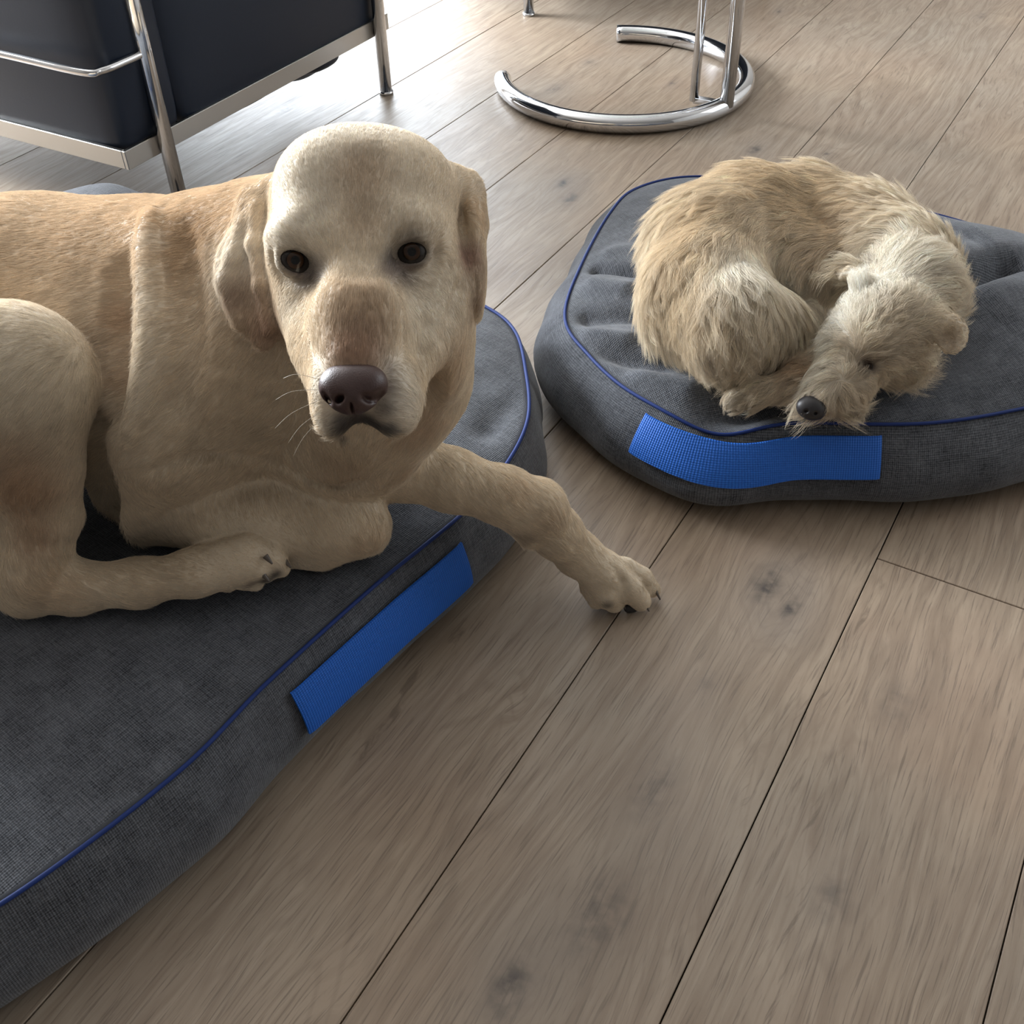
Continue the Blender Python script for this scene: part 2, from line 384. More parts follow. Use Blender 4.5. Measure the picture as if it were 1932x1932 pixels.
mesh('top_rim', *tube([cxy + V3(.24 * math.cos(t), .24 * math.sin(t), .64) for t in tt], .011, 16, True), chrome, tb)
gv = [cxy + V3(0.238 * math.cos(t), .238 * math.sin(t), z) for z in (.637, .643) for t in tt]
mesh('glass_top', gv, [tuple(range(72))[::-1], tuple(range(72, 144))] + [(i, (i + 1) % 72, 72 + (i + 1) % 72, 72 + i) for i in range(72)], M('clear_glass').bsdf((.9, .95, .93), .02, 0, .5, Transmission_Weight=1.0, IOR=1.45), tb, smooth=False)

# ------------------------------------------------------------------ dog cushions
def seg_dist(xy, a, b):
    a = np.asarray(a)[:2]; b = np.asarray(b)[:2]; d = b - a; t = np.clip(((xy - a) @ d) / (d @ d), 0, 1)
    return np.linalg.norm(xy - (a + t[:, None] * d), axis=1), t
class Cushion:
    def __init__(s, outline, zp, dome, folds, dents, pipe_z=None, bulge=.024, noise=1.0, rot=0.0):
        o = catmull([V3(*p, 0) for p in outline], 40, True)
        d = np.r_[0, np.cumsum(np.linalg.norm(np.diff(np.vstack([o, o[:1]]), axis=0), axis=1))]
        N = 560; L = d[-1]; u = np.linspace(0, L, N, endpoint=False); oo = np.vstack([o, o[:1]])
        s.o = np.stack([np.interp(u, d, oo[:, i]) for i in range(3)], 1); s.L = L; s.u = u; s.N = N
        s.c = s.o.mean(0); tan = np.roll(s.o, -1, 0) - np.roll(s.o, 1, 0); tan /= np.linalg.norm(tan, axis=1)[:, None]
        nr = np.cross(tan, Z); s.nr = nr * np.sign(((s.o - s.c) * nr).sum(1).mean()); s.zp, s.dome, s.folds, s.dents, s.pipe_z, s.bulge, s.noise, s.rot = zp, dome, folds, dents, pipe_z, bulge, noise, rot
        s.zpipe = np.full(N, zp) + (pipe_z(s.o[:, :2]) if pipe_z else 0)
    def disp(s, xy):
        z = np.zeros(len(xy))
        for (a, b, wd, amp) in s.folds:
            dd, t = seg_dist(xy, a, b); z += amp * np.exp(-(dd / wd) ** 2) * np.clip(np.sin(np.pi * np.clip(t * .9 + .05, 0, 1)) * 1.6, 0, 1)
        for (c, rad, amp) in s.dents:
            dd = np.linalg.norm(xy - np.asarray(c)[:2], axis=1); z -= amp * np.exp(-(dd / rad) ** 2)
        x, y = xy[:, 0], xy[:, 1]
        z += s.noise * (.0035 * np.sin(x * 17 + 2 * np.sin(y * 9)) * np.cos(y * 14 + 1.3 * np.sin(x * 11)) + .0014 * np.sin(x * 43 + 3 * np.sin(y * 21)) * np.sin(y * 37 + x * 20))
        return z
    def side(s, z01, i=None):      # side wall point for fraction z01 of the height below the piping
        z01 = min(max(z01, 0), 1); return s.bulge * math.sin(math.pi * z01 ** .62) ** .8 - .008 * (1 - z01) ** 3
    def build(s, name, label):
        V = []; UV = []; N = s.N; c, sn = math.cos(s.rot), math.sin(s.rot)
        rows = []
        wob = .004 * s.noise * (np.sin(s.u * 23) + .6 * np.sin(s.u * 57 + 1))
        for f in (0.0, .6, .93): rows.append(('b', f))
        for f in np.linspace(0, 1, 16): rows.append(('s', f))
        for f in np.linspace(0, 1, 110)[1:]: rows.append(('t', f))
        for kd, f in rows:
            if kd == 'b': p = s.c + (s.o - s.c) * (f if f else .02); p = p - s.nr * .012 * f; p[:, 2] = .001; uv = p[:, :2].copy()
            elif kd == 's':
                p = s.o + s.nr * (s.side(f) + wob * math.sin(math.pi * f) ** 1.0)[:, None]; p = p.copy(); p[:, 2] = .002 + f * (s.zpipe - .002); uv = np.stack([s.u, p[:, 2] + 3], 1)
            else:
                q = 1 - f; p = s.c + (s.o - s.c) * max(q, .004); p = p.copy()
                edge = 1 - q ** 3.2
                p[:, 2] = s.zpipe * (q ** 2) + s.zp * (1 - q ** 2) + s.dome * (1 - (q) ** 2.6) ** .85 + s.disp(p[:, :2]) * np.clip((1 - q) * 14, 0, 1)
                uv = np.stack([p[:, 0] * c + p[:, 1] * sn, -p[:, 0] * sn + p[:, 1] * c], 1)
            V.append(p); UV.append(uv)
        V = np.vstack(V); UV = np.vstack(UV); R_ = len(rows); i = np.arange(N); j = (i + 1) % N
        Fc = np.vstack([np.stack([r * N + i, r * N + j, (r + 1) * N + j, (r + 1) * N + i], 1) for r in range(R_ - 1)])
        if np.cross(s.o[1] - s.o[0], s.c - s.o[0])[2] < 0: Fc = Fc[:, ::-1]
        root = empty(name, (s.c[0], s.c[1], 0), label, 'dog bed')
        s.cover = mesh('cover', V, Fc, felt, root, uv=UV); s.root = root
        # caps
        pp = s.o + s.nr * .0015; pp = pp.copy(); pp[:, 2] = s.zpipe + .001
        mesh('piping', *tube(pp, .0021, 8, True), piping_m, root)
        top = (3 + 16) * N; s.Vt = V[top:].reshape(-1, N, 3)
        return root
    def strap(s, pa, pb, za, zb, out, kink=None, name='handle_strap'):
        ia = int(np.argmin(np.linalg.norm(s.o[:, :2] - np.asarray(pa)[:2], axis=1))); ib = int(np.argmin(np.linalg.norm(s.o[:, :2] - np.asarray(pb)[:2], axis=1)))
        if (ib - ia) % s.N > s.N / 2: ia, ib = ib, ia
        ids = [(ia + k) % s.N for k in range((ib - ia) % s.N + 1)]; n = len(ids); m = 6
        V = []; UV = []
        for layer in (0, 1):
            for k, i in enumerate(ids):
                t = k / (n - 1); e = math.sin(math.pi * min(1, max(0, t))) ** .35
                sag = kink(s.o[i]) if kink else 0
                for j in range(m + 1):
                    f = j / m; z = za + (zb - za) * f + sag * e; z01 = min(z / s.zpipe[i], 1)
                    d = s.side(z01) + .0035 + out * e * (1 - .15 * f) + (.0022 if layer else 0)
                    p = s.o[i] + s.nr[i] * d; V.append(V3(p[0], p[1], z)); UV.append((s.u[i], z))
        Fc = []; st = n * (m + 1); g = lambda l, k, j: l * st + k * (m + 1) + j
        for k in range(n - 1):
            for j in range(m):
                Fc.append((g(1, k, j), g(1, k + 1, j), g(1, k + 1, j + 1), g(1, k, j + 1))); Fc.append((g(0, k, j), g(0, k, j + 1), g(0, k + 1, j + 1), g(0, k + 1, j)))
            Fc.append((g(0, k, 0), g(0, k + 1, 0), g(1, k + 1, 0), g(1, k, 0))); Fc.append((g(0, k, m), g(1, k, m), g(1, k + 1, m), g(0, k + 1, m)))
        for k in (0, n - 1):
            for j in range(m): Fc.append((g(0, k, j), g(1, k, j), g(1, k, j + 1), g(0, k, j + 1)))
        o = mesh(name, V, Fc, web, s.root, smooth=False, uv=UV); o['label'] = 'bright blue webbing handle'
        return V, ids

bedL = Cushion([(.020, 1.09), (.008, 1.18), (-.03, 1.24), (-.11, 1.305), (-.33, 1.455), (-.56, 1.595), (-.645, 1.615), (-.73, 1.60), (-.82, 1.50), (-1.02, 1.24), (-1.22, .98), (-1.24, .88),
                (-1.19, .80), (-.95, .60), (-.70, .42), (-.58, .355), (-.49, .352), (-.398, .405), (-.289, .517), (-.227, .611), (-.141, .726), (-.054, .831), (-.008, .907), (.02, .993)],
               .12, .032, [(P(1000, 700, .15), P(900, 800, .15), .02, -.008)], [((-.45, .95), .28, .02), (P(190, 380, .14), .10, -.03)], noise=.6, rot=.89)
bedL.build('dog_cushion', 'large grey dog cushion with blue piping that the yellow dog lies on')
bedL.strap(P(556, 1345, .07), P(868, 1060, .07), .048, .101, .003)
fo = lambda a, b, w_, h_: (P(a[0], a[1], .13), P(b[0], b[1], .13), w_, h_)
bedR = Cushion([(.079, 1.225), (.109, 1.36), (.165, 1.52), (.215, 1.60), (.31, 1.635), (.46, 1.60), (.62, 1.51), (.75, 1.40), (.85, 1.28), (.87, 1.15), (.79, 1.055), (.64, 1.01), (.49, .978),
                (.335, .985), (.235, .985), (.154, 1.048), (.104, 1.135)],
               .11, .048, [fo((1110, 492), (1215, 525), .010, -.018), fo((1090, 520), (1200, 560), .018, .010), fo((1075, 580), (1230, 600), .016, -.014), fo((1075, 610), (1210, 640), .015, .010), fo((1100, 640), (1290, 690), .014, -.012),
                            fo((1130, 470), (1230, 480), .02, .008), fo((1180, 690), (1330, 730), .02, .008), fo((1210, 740), (1370, 780), .018, -.008),
                            fo((1932, 500), (1790, 560), .022, -.045), fo((1980, 560), (1840, 600), .05, .016), fo((1960, 440), (1820, 470), .06, .012)],
               [(P(1500, 600, .12), .14, .035), (P(1700, 650, .12), .09, .022), (P(1420, 760, .12), .06, .012)],
               bulge=.044, pipe_z=lambda xy: -.012 * np.exp(-((np.linalg.norm(xy - P(1360, 805, .11)[:2], axis=1)) / .05) ** 2), noise=.9, rot=.3)
bedR.build('dog_cushion', 'round grey dog cushion with blue piping that the small curled terrier sleeps on')
bedR.strap(P(1212, 815, .075), P(1648, 850, .07), .062, .103, .004, kink=lambda p: -.010 * math.exp(-(np.linalg.norm(p[:2] - P(1370, 830, .07)[:2]) / .05) ** 2))
print('base', time.time() - T0)
def press(bed, sdf, floor_z=.03):
    """the cushion gives way where the animal lies on it"""
    me = bed.cover.data; n = len(me.vertices); V = np.empty(n * 3, np.float32); me.vertices.foreach_get('co', V); V = V.reshape(-1, 3).astype(float)
    off = np.array(bed.cover.matrix_world.translation) * 0
    idx = np.where(V[:, 2] > .05)[0]
    lo = np.min([q[4] for q in sdf.pr], 0); hi = np.max([q[5] for q in sdf.pr], 0)
    idx = idx[((V[idx] > lo - .02) & (V[idx] < hi + .02)).all(1)]
    for _ in range(34):
        d = sdf.ev(V[idx]); m = (d < .003) & (V[idx, 2] > floor_z)
        idx = idx[m]
        if not len(idx): break
        V[idx, 2] -= np.maximum(.0025, -d[m] * .6)
    me.vertices.foreach_set('co', V.astype(np.float32).ravel()); me.update()
# ------------------------------------------------------------------ implicit-surface modeller for the dogs
def zt(z): return ('z', z)
class SDF:
    def __init__(s): s.pr = []
    def pt(s, q):
        px, py, dep = q[:3]
        p = P(px, py, dep[1]) if isinstance(dep, tuple) else D(px, py, dep)
        return p
    def R(s, p, rpx): return rpx * depth(p) / F
    def cone(s, a, b, ra, rb, k=.012, op='add'):
        s.pr.append((op, 'c', (a, b, ra, rb), k, np.minimum(a - ra, b - rb), np.maximum(a + ra, b + rb)))
    def chain(s, pts, k=.012, op='add'):
        ps = [s.pt(q) for q in pts]; rs = [s.R(p, q[3]) for p, q in zip(ps, pts)]
        if len(ps) == 1: ps = ps * 2; rs = rs * 2; ps[1] = ps[1] + 1e-4
        for i in range(len(ps) - 1): s.cone(ps[i], ps[i + 1], rs[i], rs[i + 1], k, op)
        return ps
    def ell(s, q, rx, ry, rz, k=.012, op='add', rot=0., yaw=0., pitch=0.):
        """ellipsoid with axes right/up/toward-viewer of the dog's facing frame; rx, ry in px, rz in metres"""
        c = s.pt(q); m = depth(c) / F
        B = np.stack([CR, CU, -CF], 1)
        cr, sr = math.cos(rot), math.sin(rot); cy, sy = math.cos(yaw), math.sin(yaw); cp, sp = math.cos(pitch), math.sin(pitch)
        Rm = np.array([[cr, -sr, 0], [sr, cr, 0], [0, 0, 1]]) @ np.array([[cy, 0, sy], [0, 1, 0], [-sy, 0, cy]]) @ np.array([[1, 0, 0], [0, cp, -sp], [0, sp, cp]])
        B = B @ Rm; r = V3(rx * m, ry * m, rz); e = np.sqrt(((B * r) ** 2).sum(1))
        s.pr.append((op, 'e', (c, B, r), k, c - e, c + e)); return c
    @staticmethod
    def dist(kind, a, p):
        if kind == 'c':
            A, B, ra, rb = a; d = B - A; L2 = d @ d
            t = np.clip(((p - A) @ d) / L2, 0, 1)
            return np.linalg.norm(p - A - t[..., None] * d, axis=-1) - (ra + (rb - ra) * t)
        c, Bm, r = a; q = (p - c) @ Bm; k0 = np.linalg.norm(q / r, axis=-1); k1 = np.linalg.norm(q / (r * r), axis=-1) + 1e-9
        return k0 * (k0 - 1) / k1
    def comb(s, f, d, op, k):
        if op == 'add':
            h = np.maximum(k - np.abs(f - d), 0) / k; return np.minimum(f, d) - h * h * k * .25
        h = np.maximum(k - np.abs(f + d), 0) / k; return np.maximum(f, -d) + h * h * k * .25
    def ev(s, p):
        f = np.full(p.shape[:-1], 9.0)
        for op, kd, a, k, lo, hi in s.pr: f = s.comb(f, s.dist(kd, a, p), op, k)
        return f
    def trace(s, px, py, t0=.3, t1=3.0):
        d = CF + CR * (px - 966) / F - CU * (py - 966) / F; n = np.linalg.norm(d); t = t0
        for _ in range(90):
            v = float(s.ev((EYE + t * d)[None])[0])
            if v < 4e-4: break
            t += max(v, 5e-4) / n * .8
            if t > t1: return None
        return EYE + t * d
    def surf(s, px, py, back=0.0):
        p = s.trace(px, py)
        if p is None: return 1.04
        return depth(p) + back
    def mesh(s, h, m=.03):
        lo = np.min([q[4] for q in s.pr if q[0] == 'add'], 0) - 3 * h; hi = np.max([q[5] for q in s.pr if q[0] == 'add'], 0) + 3 * h
        n = np.ceil((hi - lo) / h).astype(int) + 1
        G = np.full(n, .05, np.float32)
        ax = [lo[i] + h * np.arange(n[i]) for i in range(3)]
        for op, kd, a, k, l, u in s.pr:
            i0 = np.maximum(((l - m - lo) / h).astype(int), 0); i1 = np.minimum(((u + m - lo) / h).astype(int) + 2, n)
            sl = tuple(slice(i0[j], i1[j]) for j in range(3))
            g = np.stack(np.meshgrid(*[ax[j][sl[j]] for j in range(3)], indexing='ij'), -1)
            G[sl] = s.comb(G[sl], s.dist(kd, a, g), op, k)
        # surface nets
        S = G < 0
        c = [slice(0, -1), slice(1, None)]
        cnt = np.zeros(tuple(n - 1), np.uint8)
        for i in (0, 1):
            for j in (0, 1):
                for l in (0, 1): cnt += S[c[i], c[j], c[l]]
        act = np.argwhere((cnt > 0) & (cnt < 8)); ids = np.full(tuple(n - 1), -1, np.int32); ids[tuple(act.T)] = np.arange(len(act))
        acc = np.zeros((len(act), 3)); num = np.zeros(len(act))
        for axs in range(3):
            for o1 in (0, 1):
                for o2 in (0, 1):
                    oa = np.zeros(3, int); others = [q for q in range(3) if q != axs]; oa[others[0]] = o1; oa[others[1]] = o2
                    ob = oa.copy(); ob[axs] = 1
                    a_ = act + oa; b_ = act + ob; va = G[tuple(a_.T)]; vb = G[tuple(b_.T)]; cr = (va < 0) != (vb < 0)
                    t = np.where(cr, va / np.where(cr, va - vb, 1), 0)
                    acc[cr] += (oa + t[:, None] * (ob - oa))[cr]; num[cr] += 1
        V = lo + h * (act + acc / num[:, None]); Fs = []
        for axs in range(3):
            o = [q for q in range(3) if q != axs]
            sa = [slice(None)] * 3; sb = [slice(None)] * 3; sa[axs] = slice(0, -1); sb[axs] = slice(1, None)
            A, B = S[tuple(sa)], S[tuple(sb)]; e = np.argwhere(A != B); e = e[(e[:, o[0]] > 0) & (e[:, o[1]] > 0)]
            ina = A[tuple(e.T)]
            def cell(d1, d2):
                q = e.copy(); q[:, o[0]] -= d1; q[:, o[1]] -= d2; return ids[tuple(q.T)]
            f = np.stack([cell(1, 1), cell(0, 1), cell(0, 0), cell(1, 0)], 1); flip = ina == (axs == 1)
            f[flip] = f[flip][:, ::-1]; Fs.append(f)
        Fs = np.vstack(Fs); Fs = Fs[(Fs >= 0).all(1)]
        # relax a little, then pull back to the implicit surface
        return V, Fs
    def grad(s, p, e=8e-4):
        g = np.stack([s.ev(p + e * a) - s.ev(p - e * a) for a in (X, Y, Z)], -1); return g / (np.linalg.norm(g, axis=-1)[..., None] + 1e-9)

def relax(V, Fs, it=2, lam=.5):
    E = np.vstack([Fs[:, [0, 1]], Fs[:, [1, 2]], Fs[:, [2, 3]], Fs[:, [3, 0]]]); E = np.vstack([E, E[:, ::-1]])
    n = len(V); deg = np.bincount(E[:, 0], minlength=n)[:, None]
    for l in [lam, -lam * 1.02] * it:
        A = np.stack([np.bincount(E[:, 0], V[E[:, 1], k], n) for k in range(3)], 1) / np.maximum(deg, 1)
        V = V + l * (A - V)
    return V
def vnormals(V, Fs):
    fn = np.cross(V[Fs[:, 2]] - V[Fs[:, 0]], V[Fs[:, 3]] - V[Fs[:, 1]]); N = np.zeros_like(V)
    for j in range(4):
        for k in range(3): N[:, k] += np.bincount(Fs[:, j], fn[:, k], len(V))
    return N / (np.linalg.norm(N, axis=1)[:, None] + 1e-12)

def blobs(V, base, spots):
    """coat colour: patches of the animal's own colouring, each a soft ball in the dog's space"""
    C = np.tile(np.array(base, float), (len(V), 1))
    for (c, rad, col, a) in spots:
        d = (V - c) / np.asarray(rad); g = a * np.exp(-((d * d).sum(1)) ** 1.3)
        C = C * (1 - g[:, None]) + np.array(col) * g[:, None]
    return C
def interp_dirs(V, guides, default):
    wsum = np.full(len(V), 1e-4); A = np.outer(wsum, default)
    for (c, rad, d) in guides:
        w_ = np.exp(-((V - c) ** 2).sum(1) / rad ** 2); wsum += w_; A += w_[:, None] * d
    A /= wsum[:, None]; return A / (np.linalg.norm(A, axis=1)[:, None] + 1e-9)
def scr(dx, dy, dz=0.): 
    v = CR * dx - CU * dy - CF * dz; return v / np.linalg.norm(v)

def coat_mat(name, rough=.55, tr=.25, hair=True):
    m = M(name); at = m.n('ShaderNodeAttribute', attribute_name='tint'); 
    if hair:
        d = m.n('ShaderNodeBsdfDiffuse'); m.set(d, 'Color', at.outputs['Color'])
        g = m.n('ShaderNodeBsdfHair'); g.component = 'Reflection'; m.set(g, 'Color', (.9, .85, .75, 1)); m.set(g, 'RoughnessU', .35); m.set(g, 'RoughnessV', .6)
        t = m.n('ShaderNodeBsdfTranslucent'); m.set(t, 'Color', at.outputs['Color'])
        mx = m.n('ShaderNodeMixShader'); m.set(mx, 0, tr); m.t.links.new(d.outputs[0], mx.inputs[1]); m.t.links.new(t.outputs[0], mx.inputs[2])
        m2 = m.n('ShaderNodeMixShader'); m.set(m2, 0, .07); m.t.links.new(mx.outputs[0], m2.inputs[1]); m.t.links.new(g.outputs[0], m2.inputs[2])
        m.t.links.new(m2.outputs[0], m.out.inputs[0]); return m.m
    return m.bsdf(at.outputs['Color'], rough, 0, .2)
hair_m = coat_mat('dog_hair'); skin_m = coat_mat('dog_skin', hair=False)
nose_m = M('nose_leather'); _g = nose_m.n('ShaderNodeTexCoord')
nose_m = nose_m.bsdf((.052, .028, .026), .42, 0, .42, bump=nose_m.noise(_g.outputs['Object'], 900, 2), bstr=.35, bdist=.0006)
nose_dark = mat_plain('dark_nose_leather', (.018, .016, .018), .45)
eye_m = M('wet_dark_eye'); _g = eye_m.n('ShaderNodeNewGeometry'); _a = eye_m.n('ShaderNodeAttribute', attribute_name='iris')
eye_m = eye_m.bsdf(eye_m.ramp(_a.outputs['Fac'], [(.0, (.030, .026, .024)), (.18, (.004, .003, .003)), (.24, (.045, .022, .010)), (.55, (.030, .014, .007)), (.62, (.003, .003, .003))]), .05, 0, .28)
claw_m = mat_plain('dark_claw', (.10, .08, .065), .35)
pad_m = mat_plain('paw_pad_skin', (.02, .018, .018), .7)

def put_tint(me, C, dom='POINT'):
    a = me.attributes.new('tint', 'FLOAT_COLOR', dom); a.data.foreach_set('color', np.c_[C, np.ones(len(C))].astype(np.float32).ravel())

def grow(name, parent, V, Fs, N, n, length, dirs, tint, lift, seg=5, rad=.00016, clump=0, clump_n=0, curl=.0, wave=.0, jitter=.12, dens=None, droop=0., lenv=.25, colv=.12, label=None, bend=.6, wavef=9.):
    """hair strands as curves: roots on the mesh, combed along a direction field"""
    tri = np.vstack([Fs[:, [0, 1, 2]], Fs[:, [0, 2, 3]]])
    ar = np.linalg.norm(np.cross(V[tri[:, 1]] - V[tri[:, 0]], V[tri[:, 2]] - V[tri[:, 0]]), axis=1)
    if dens is not None: ar = ar * dens[tri].mean(1)
    ti = rng.choice(len(tri), n, p=ar / ar.sum()); r1 = np.sqrt(rng.random(n)); r2 = rng.random(n)
    W = np.stack([1 - r1, r1 * (1 - r2), r1 * r2], 1); T_ = tri[ti]
    ip = lambda A: (A[T_] * (W[:, :, None] if A.ndim > 1 else W)).sum(1)
    root = ip(V); nr = ip(N); nr /= np.linalg.norm(nr, axis=1)[:, None]; L = ip(length) * (1 + lenv * rng.standard_normal(n)).clip(.3, 1.8)
    d = ip(dirs) + jitter * rng.standard_normal((n, 3)); C = ip(tint); lf = ip(lift) if not np.isscalar(lift) else np.full(n, lift)
    # slow variation of the comb direction, so the coat breaks up
    ph = root @ np.array([[31, 17, -23], [-19, 37, 13], [11, -29, 41]]).T
    d += .22 * wave * np.stack([np.sin(ph[:, 0] * 1.9 + 1), np.sin(ph[:, 1] * 2.1), np.sin(ph[:, 2] * 1.7 + 2)], 1)
    tg = d - nr * (d * nr).sum(1)[:, None]; tg /= np.linalg.norm(tg, axis=1)[:, None] + 1e-9
    sN = np.linspace(0, 1, seg); Pn = np.empty((n, seg, 3)); side = np.cross(nr, tg)
    for i, s_ in enumerate(sN):
        up = lf * s_ * (1 - bend * s_)
        Pn[:, i] = root + L[:, None] * (tg * (s_ * np.sqrt(np.maximum(1 - lf ** 2, .05)))[:, None] + nr * up[:, None]) - Z * (droop * L * s_ ** 2)[:, None]
    if curl:
        a = rng.random(n) * 6.28
        for i, s_ in enumerate(sN): Pn[:, i] += side * (curl * L * s_ * np.sin(s_ * wavef + a))[:, None]
    if clump_n:
        ci = rng.choice(n, clump_n, replace=False); kt = kdtree.KDTree(clump_n)
        for q, i in enumerate(ci): kt.insert(root[i], q)
        kt.balance(); own = np.array([kt.find(r)[1] for r in root]); cc = ci[own]
        off = root - root[cc]
        cj = rng.random(clump_n) * 6.28; cs = (rng.standard_normal(clump_n) * .35)[own]; cj = cj[own]
        for i, s_ in enumerate(sN):
            tgt = root[cc] + (Pn[cc, i] - root[cc]) + off * .18
            tgt = tgt + side[cc] * (wave * .5 * L * s_ * (np.sin(s_ * 5 + cj) + cs * s_))[:, None]
            wgt = clump * s_ ** .8
            Pn[:, i] = Pn[:, i] * (1 - wgt) + tgt * wgt
        C = C * (1 + (.13 if clump > .5 else .05) * rng.standard_normal(clump_n)[own])[:, None]
    C = np.clip(C * (1 + colv * rng.standard_normal(n))[:, None], 0, .95)
    cu = bpy.data.hair_curves.new(name); cu.add_curves([seg] * n)
    pa = cu.attributes.get('position') or cu.attributes.new('position', 'FLOAT_VECTOR', 'POINT')
    pa.data.foreach_set('vector', Pn.astype(np.float32).ravel())
    ra = cu.attributes.new('radius', 'FLOAT', 'POINT') if 'radius' not in cu.attributes else cu.attributes['radius']
    ra.data.foreach_set('value', np.tile(rad * (1 - sN * .8), n).astype(np.float32))
    put_tint(cu, C, 'CURVE'); cu.materials.append(hair_m)
    o = link(bpy.data.objects.new(name, cu), parent); o['kind'] = 'stuff'
    if label: o['label'] = label
    return o
def small_mesh(name, s, h, mat, parent, label=None):
    V, Fs = s.mesh(h); V = relax(V, Fs, 2); o = mesh(name, V, Fs, mat, parent)
    if label: o['label'] = label
    return o

def small_eye(e, h, c, ri, parent):
    V, Fs = e.mesh(h); V = relax(V, Fs, 2); o = mesh('eye', V, Fs, eye_m, parent)
    look = EYE - c; look /= np.linalg.norm(look); q = V - c; ax = q @ look; rr = np.linalg.norm(q - ax[:, None] * look, axis=1)
    f = np.where(ax > 0, np.clip(1 - rr / ri * .8, 0, 1), 0)
    a = o.data.attributes.new('iris', 'FLOAT', 'POINT'); a.data.foreach_set('value', f.astype(np.float32)); return o

# ------------------------------------------------------------------ the labrador
FUR = True
lab = empty('labrador', tuple(P(300, 1000, .13)), 'large yellow short-haired dog lying on grey cushion, head raised, looking at the viewer', 'dog')
s = SDF()
s.chain([(-640, 640, zt(.255), 190), (-420, 620, zt(.275), 228), (-150, 625, zt(.28), 240), (100, 637, zt(.282), 250), (300, 655, zt(.283), 262), (470, 675, zt(.28), 262)], .03)
s.chain([(470, 675, zt(.28), 255), (610, 720, zt(.265), 185)], .04)
s.chain([(430, 560, 1.0, 190), (560, 560, .98, 205), (650, 520, .93, 180), (690, 440, .90, 150)], .04)          # neck
s.chain([(690, 560, .94, 182), (705, 700, .965, 165), (680, 810, 1.0, 120)], .04)                               # throat
s.chain([(640, 820, 1.02, 110), (745, 870, zt(.20), 72)], .03)
# near shoulder and right forearm
s.chain([(420, 700, .95, 150), (330, 800, .97, 120), (262, 925, zt(.20), 82)], .03)
s.chain([(262, 925, zt(.20), 82), (245, 955, zt(.175), 64)], .02)
s.chain([(262, 945, zt(.182), 78), (400, 953, zt(.188), 84), (520, 968, zt(.182), 84), (620, 980, zt(.177), 76), (672, 985, zt(.172), 64)], .012)
s.chain([(690, 1005, zt(.150), 40), (600, 1035, zt(.148), 33), (520, 1045, zt(.146), 28)], .014)
# left foreleg reaching down to the floor
s.chain([(745, 872, zt(.205), 68), (850, 905, zt(.185), 56), (950, 935, zt(.165), 52), (1012, 958, zt(.145), 52), (1050, 1005, zt(.105), 44), (1090, 1045, zt(.07), 39), (1135, 1078, zt(.048), 42)], .012)
s.chain([(985, 975, zt(.14), 40), (995, 1018, zt(.115), 16)], .012)
s.chain([(1060, 1030, zt(.085), 20), (1080, 1050, zt(.068), 15)], .006)
s.chain([(1135, 1085, zt(.035), 42), (1175, 1100, zt(.030), 34)], .012)
toe = [((1128, 1092, zt(.040), 29), (1146, 1118, zt(.027), 30), (1158, 1134, zt(.015), 22)), ((1160, 1082, zt(.048), 27), (1188, 1108, zt(.032), 27), (1208, 1133, zt(.014), 20)),
       ((1178, 1072, zt(.046), 22), (1210, 1090, zt(.032), 20), (1230, 1112, zt(.014), 15)), ((1120, 1110, zt(.026), 26), (1125, 1132, zt(.015), 17))]
for t in toe: s.chain(t, .0045)
s.chain([(1158, 1070, s.surf(1158, 1070, -.001), 3), (1176, 1100, s.surf(1176, 1100, -.001), 5), (1184, 1136, s.surf(1184, 1130, -.001), 5)], .006, 'sub')
s.chain([(1178, 1058, s.surf(1178, 1062, -.001), 3), (1206, 1086, s.surf(1206, 1086, -.001), 4), (1226, 1118, s.surf(1222, 1112, -.001), 4)], .006, 'sub')
# hind leg
s.chain([(-330, 760, .98, 205), (-180, 740, .95, 195), (22, 722, .905, 152)], .008)
s.chain([(22, 735, .905, 152), (48, 850, .94, 112), (76, 960, zt(.235), 74), (64, 1070, zt(.19), 60)], .008)
s.chain([(62, 1075, zt(.185), 62), (48, 1105, zt(.170), 50)], .02)
s.chain([(48, 1108, zt(.165), 50), (140, 1108, zt(.165), 46), (260, 1100, zt(.165), 41), (370, 1080, zt(.168), 41), (450, 1062, zt(.172), 46)], .014)
for t in (((430, 1055, zt(.178), 38), (470, 1045, zt(.182), 36), (510, 1052, zt(.172), 30), (528, 1070, zt(.160), 20)), ((430, 1065, zt(.172), 34), (475, 1062, zt(.176), 32), (500, 1076, zt(.162), 24)),
          ((430, 1075, zt(.160), 32), (462, 1085, zt(.158), 28), (480, 1098, zt(.150), 18)), ((400, 1088, zt(.155), 28), (428, 1098, zt(.150), 20))): s.chain(t, .004)
# far hind leg and tail root, out of frame
s.chain([(-640, 640, zt(.255), 150), (-720, 760, zt(.22), 110), (-560, 900, zt(.17), 80)], .03)
s.chain([(-700, 600, zt(.27), 60), (-860, 640, zt(.2), 45), (-960, 760, zt(.16), 25)], .03)
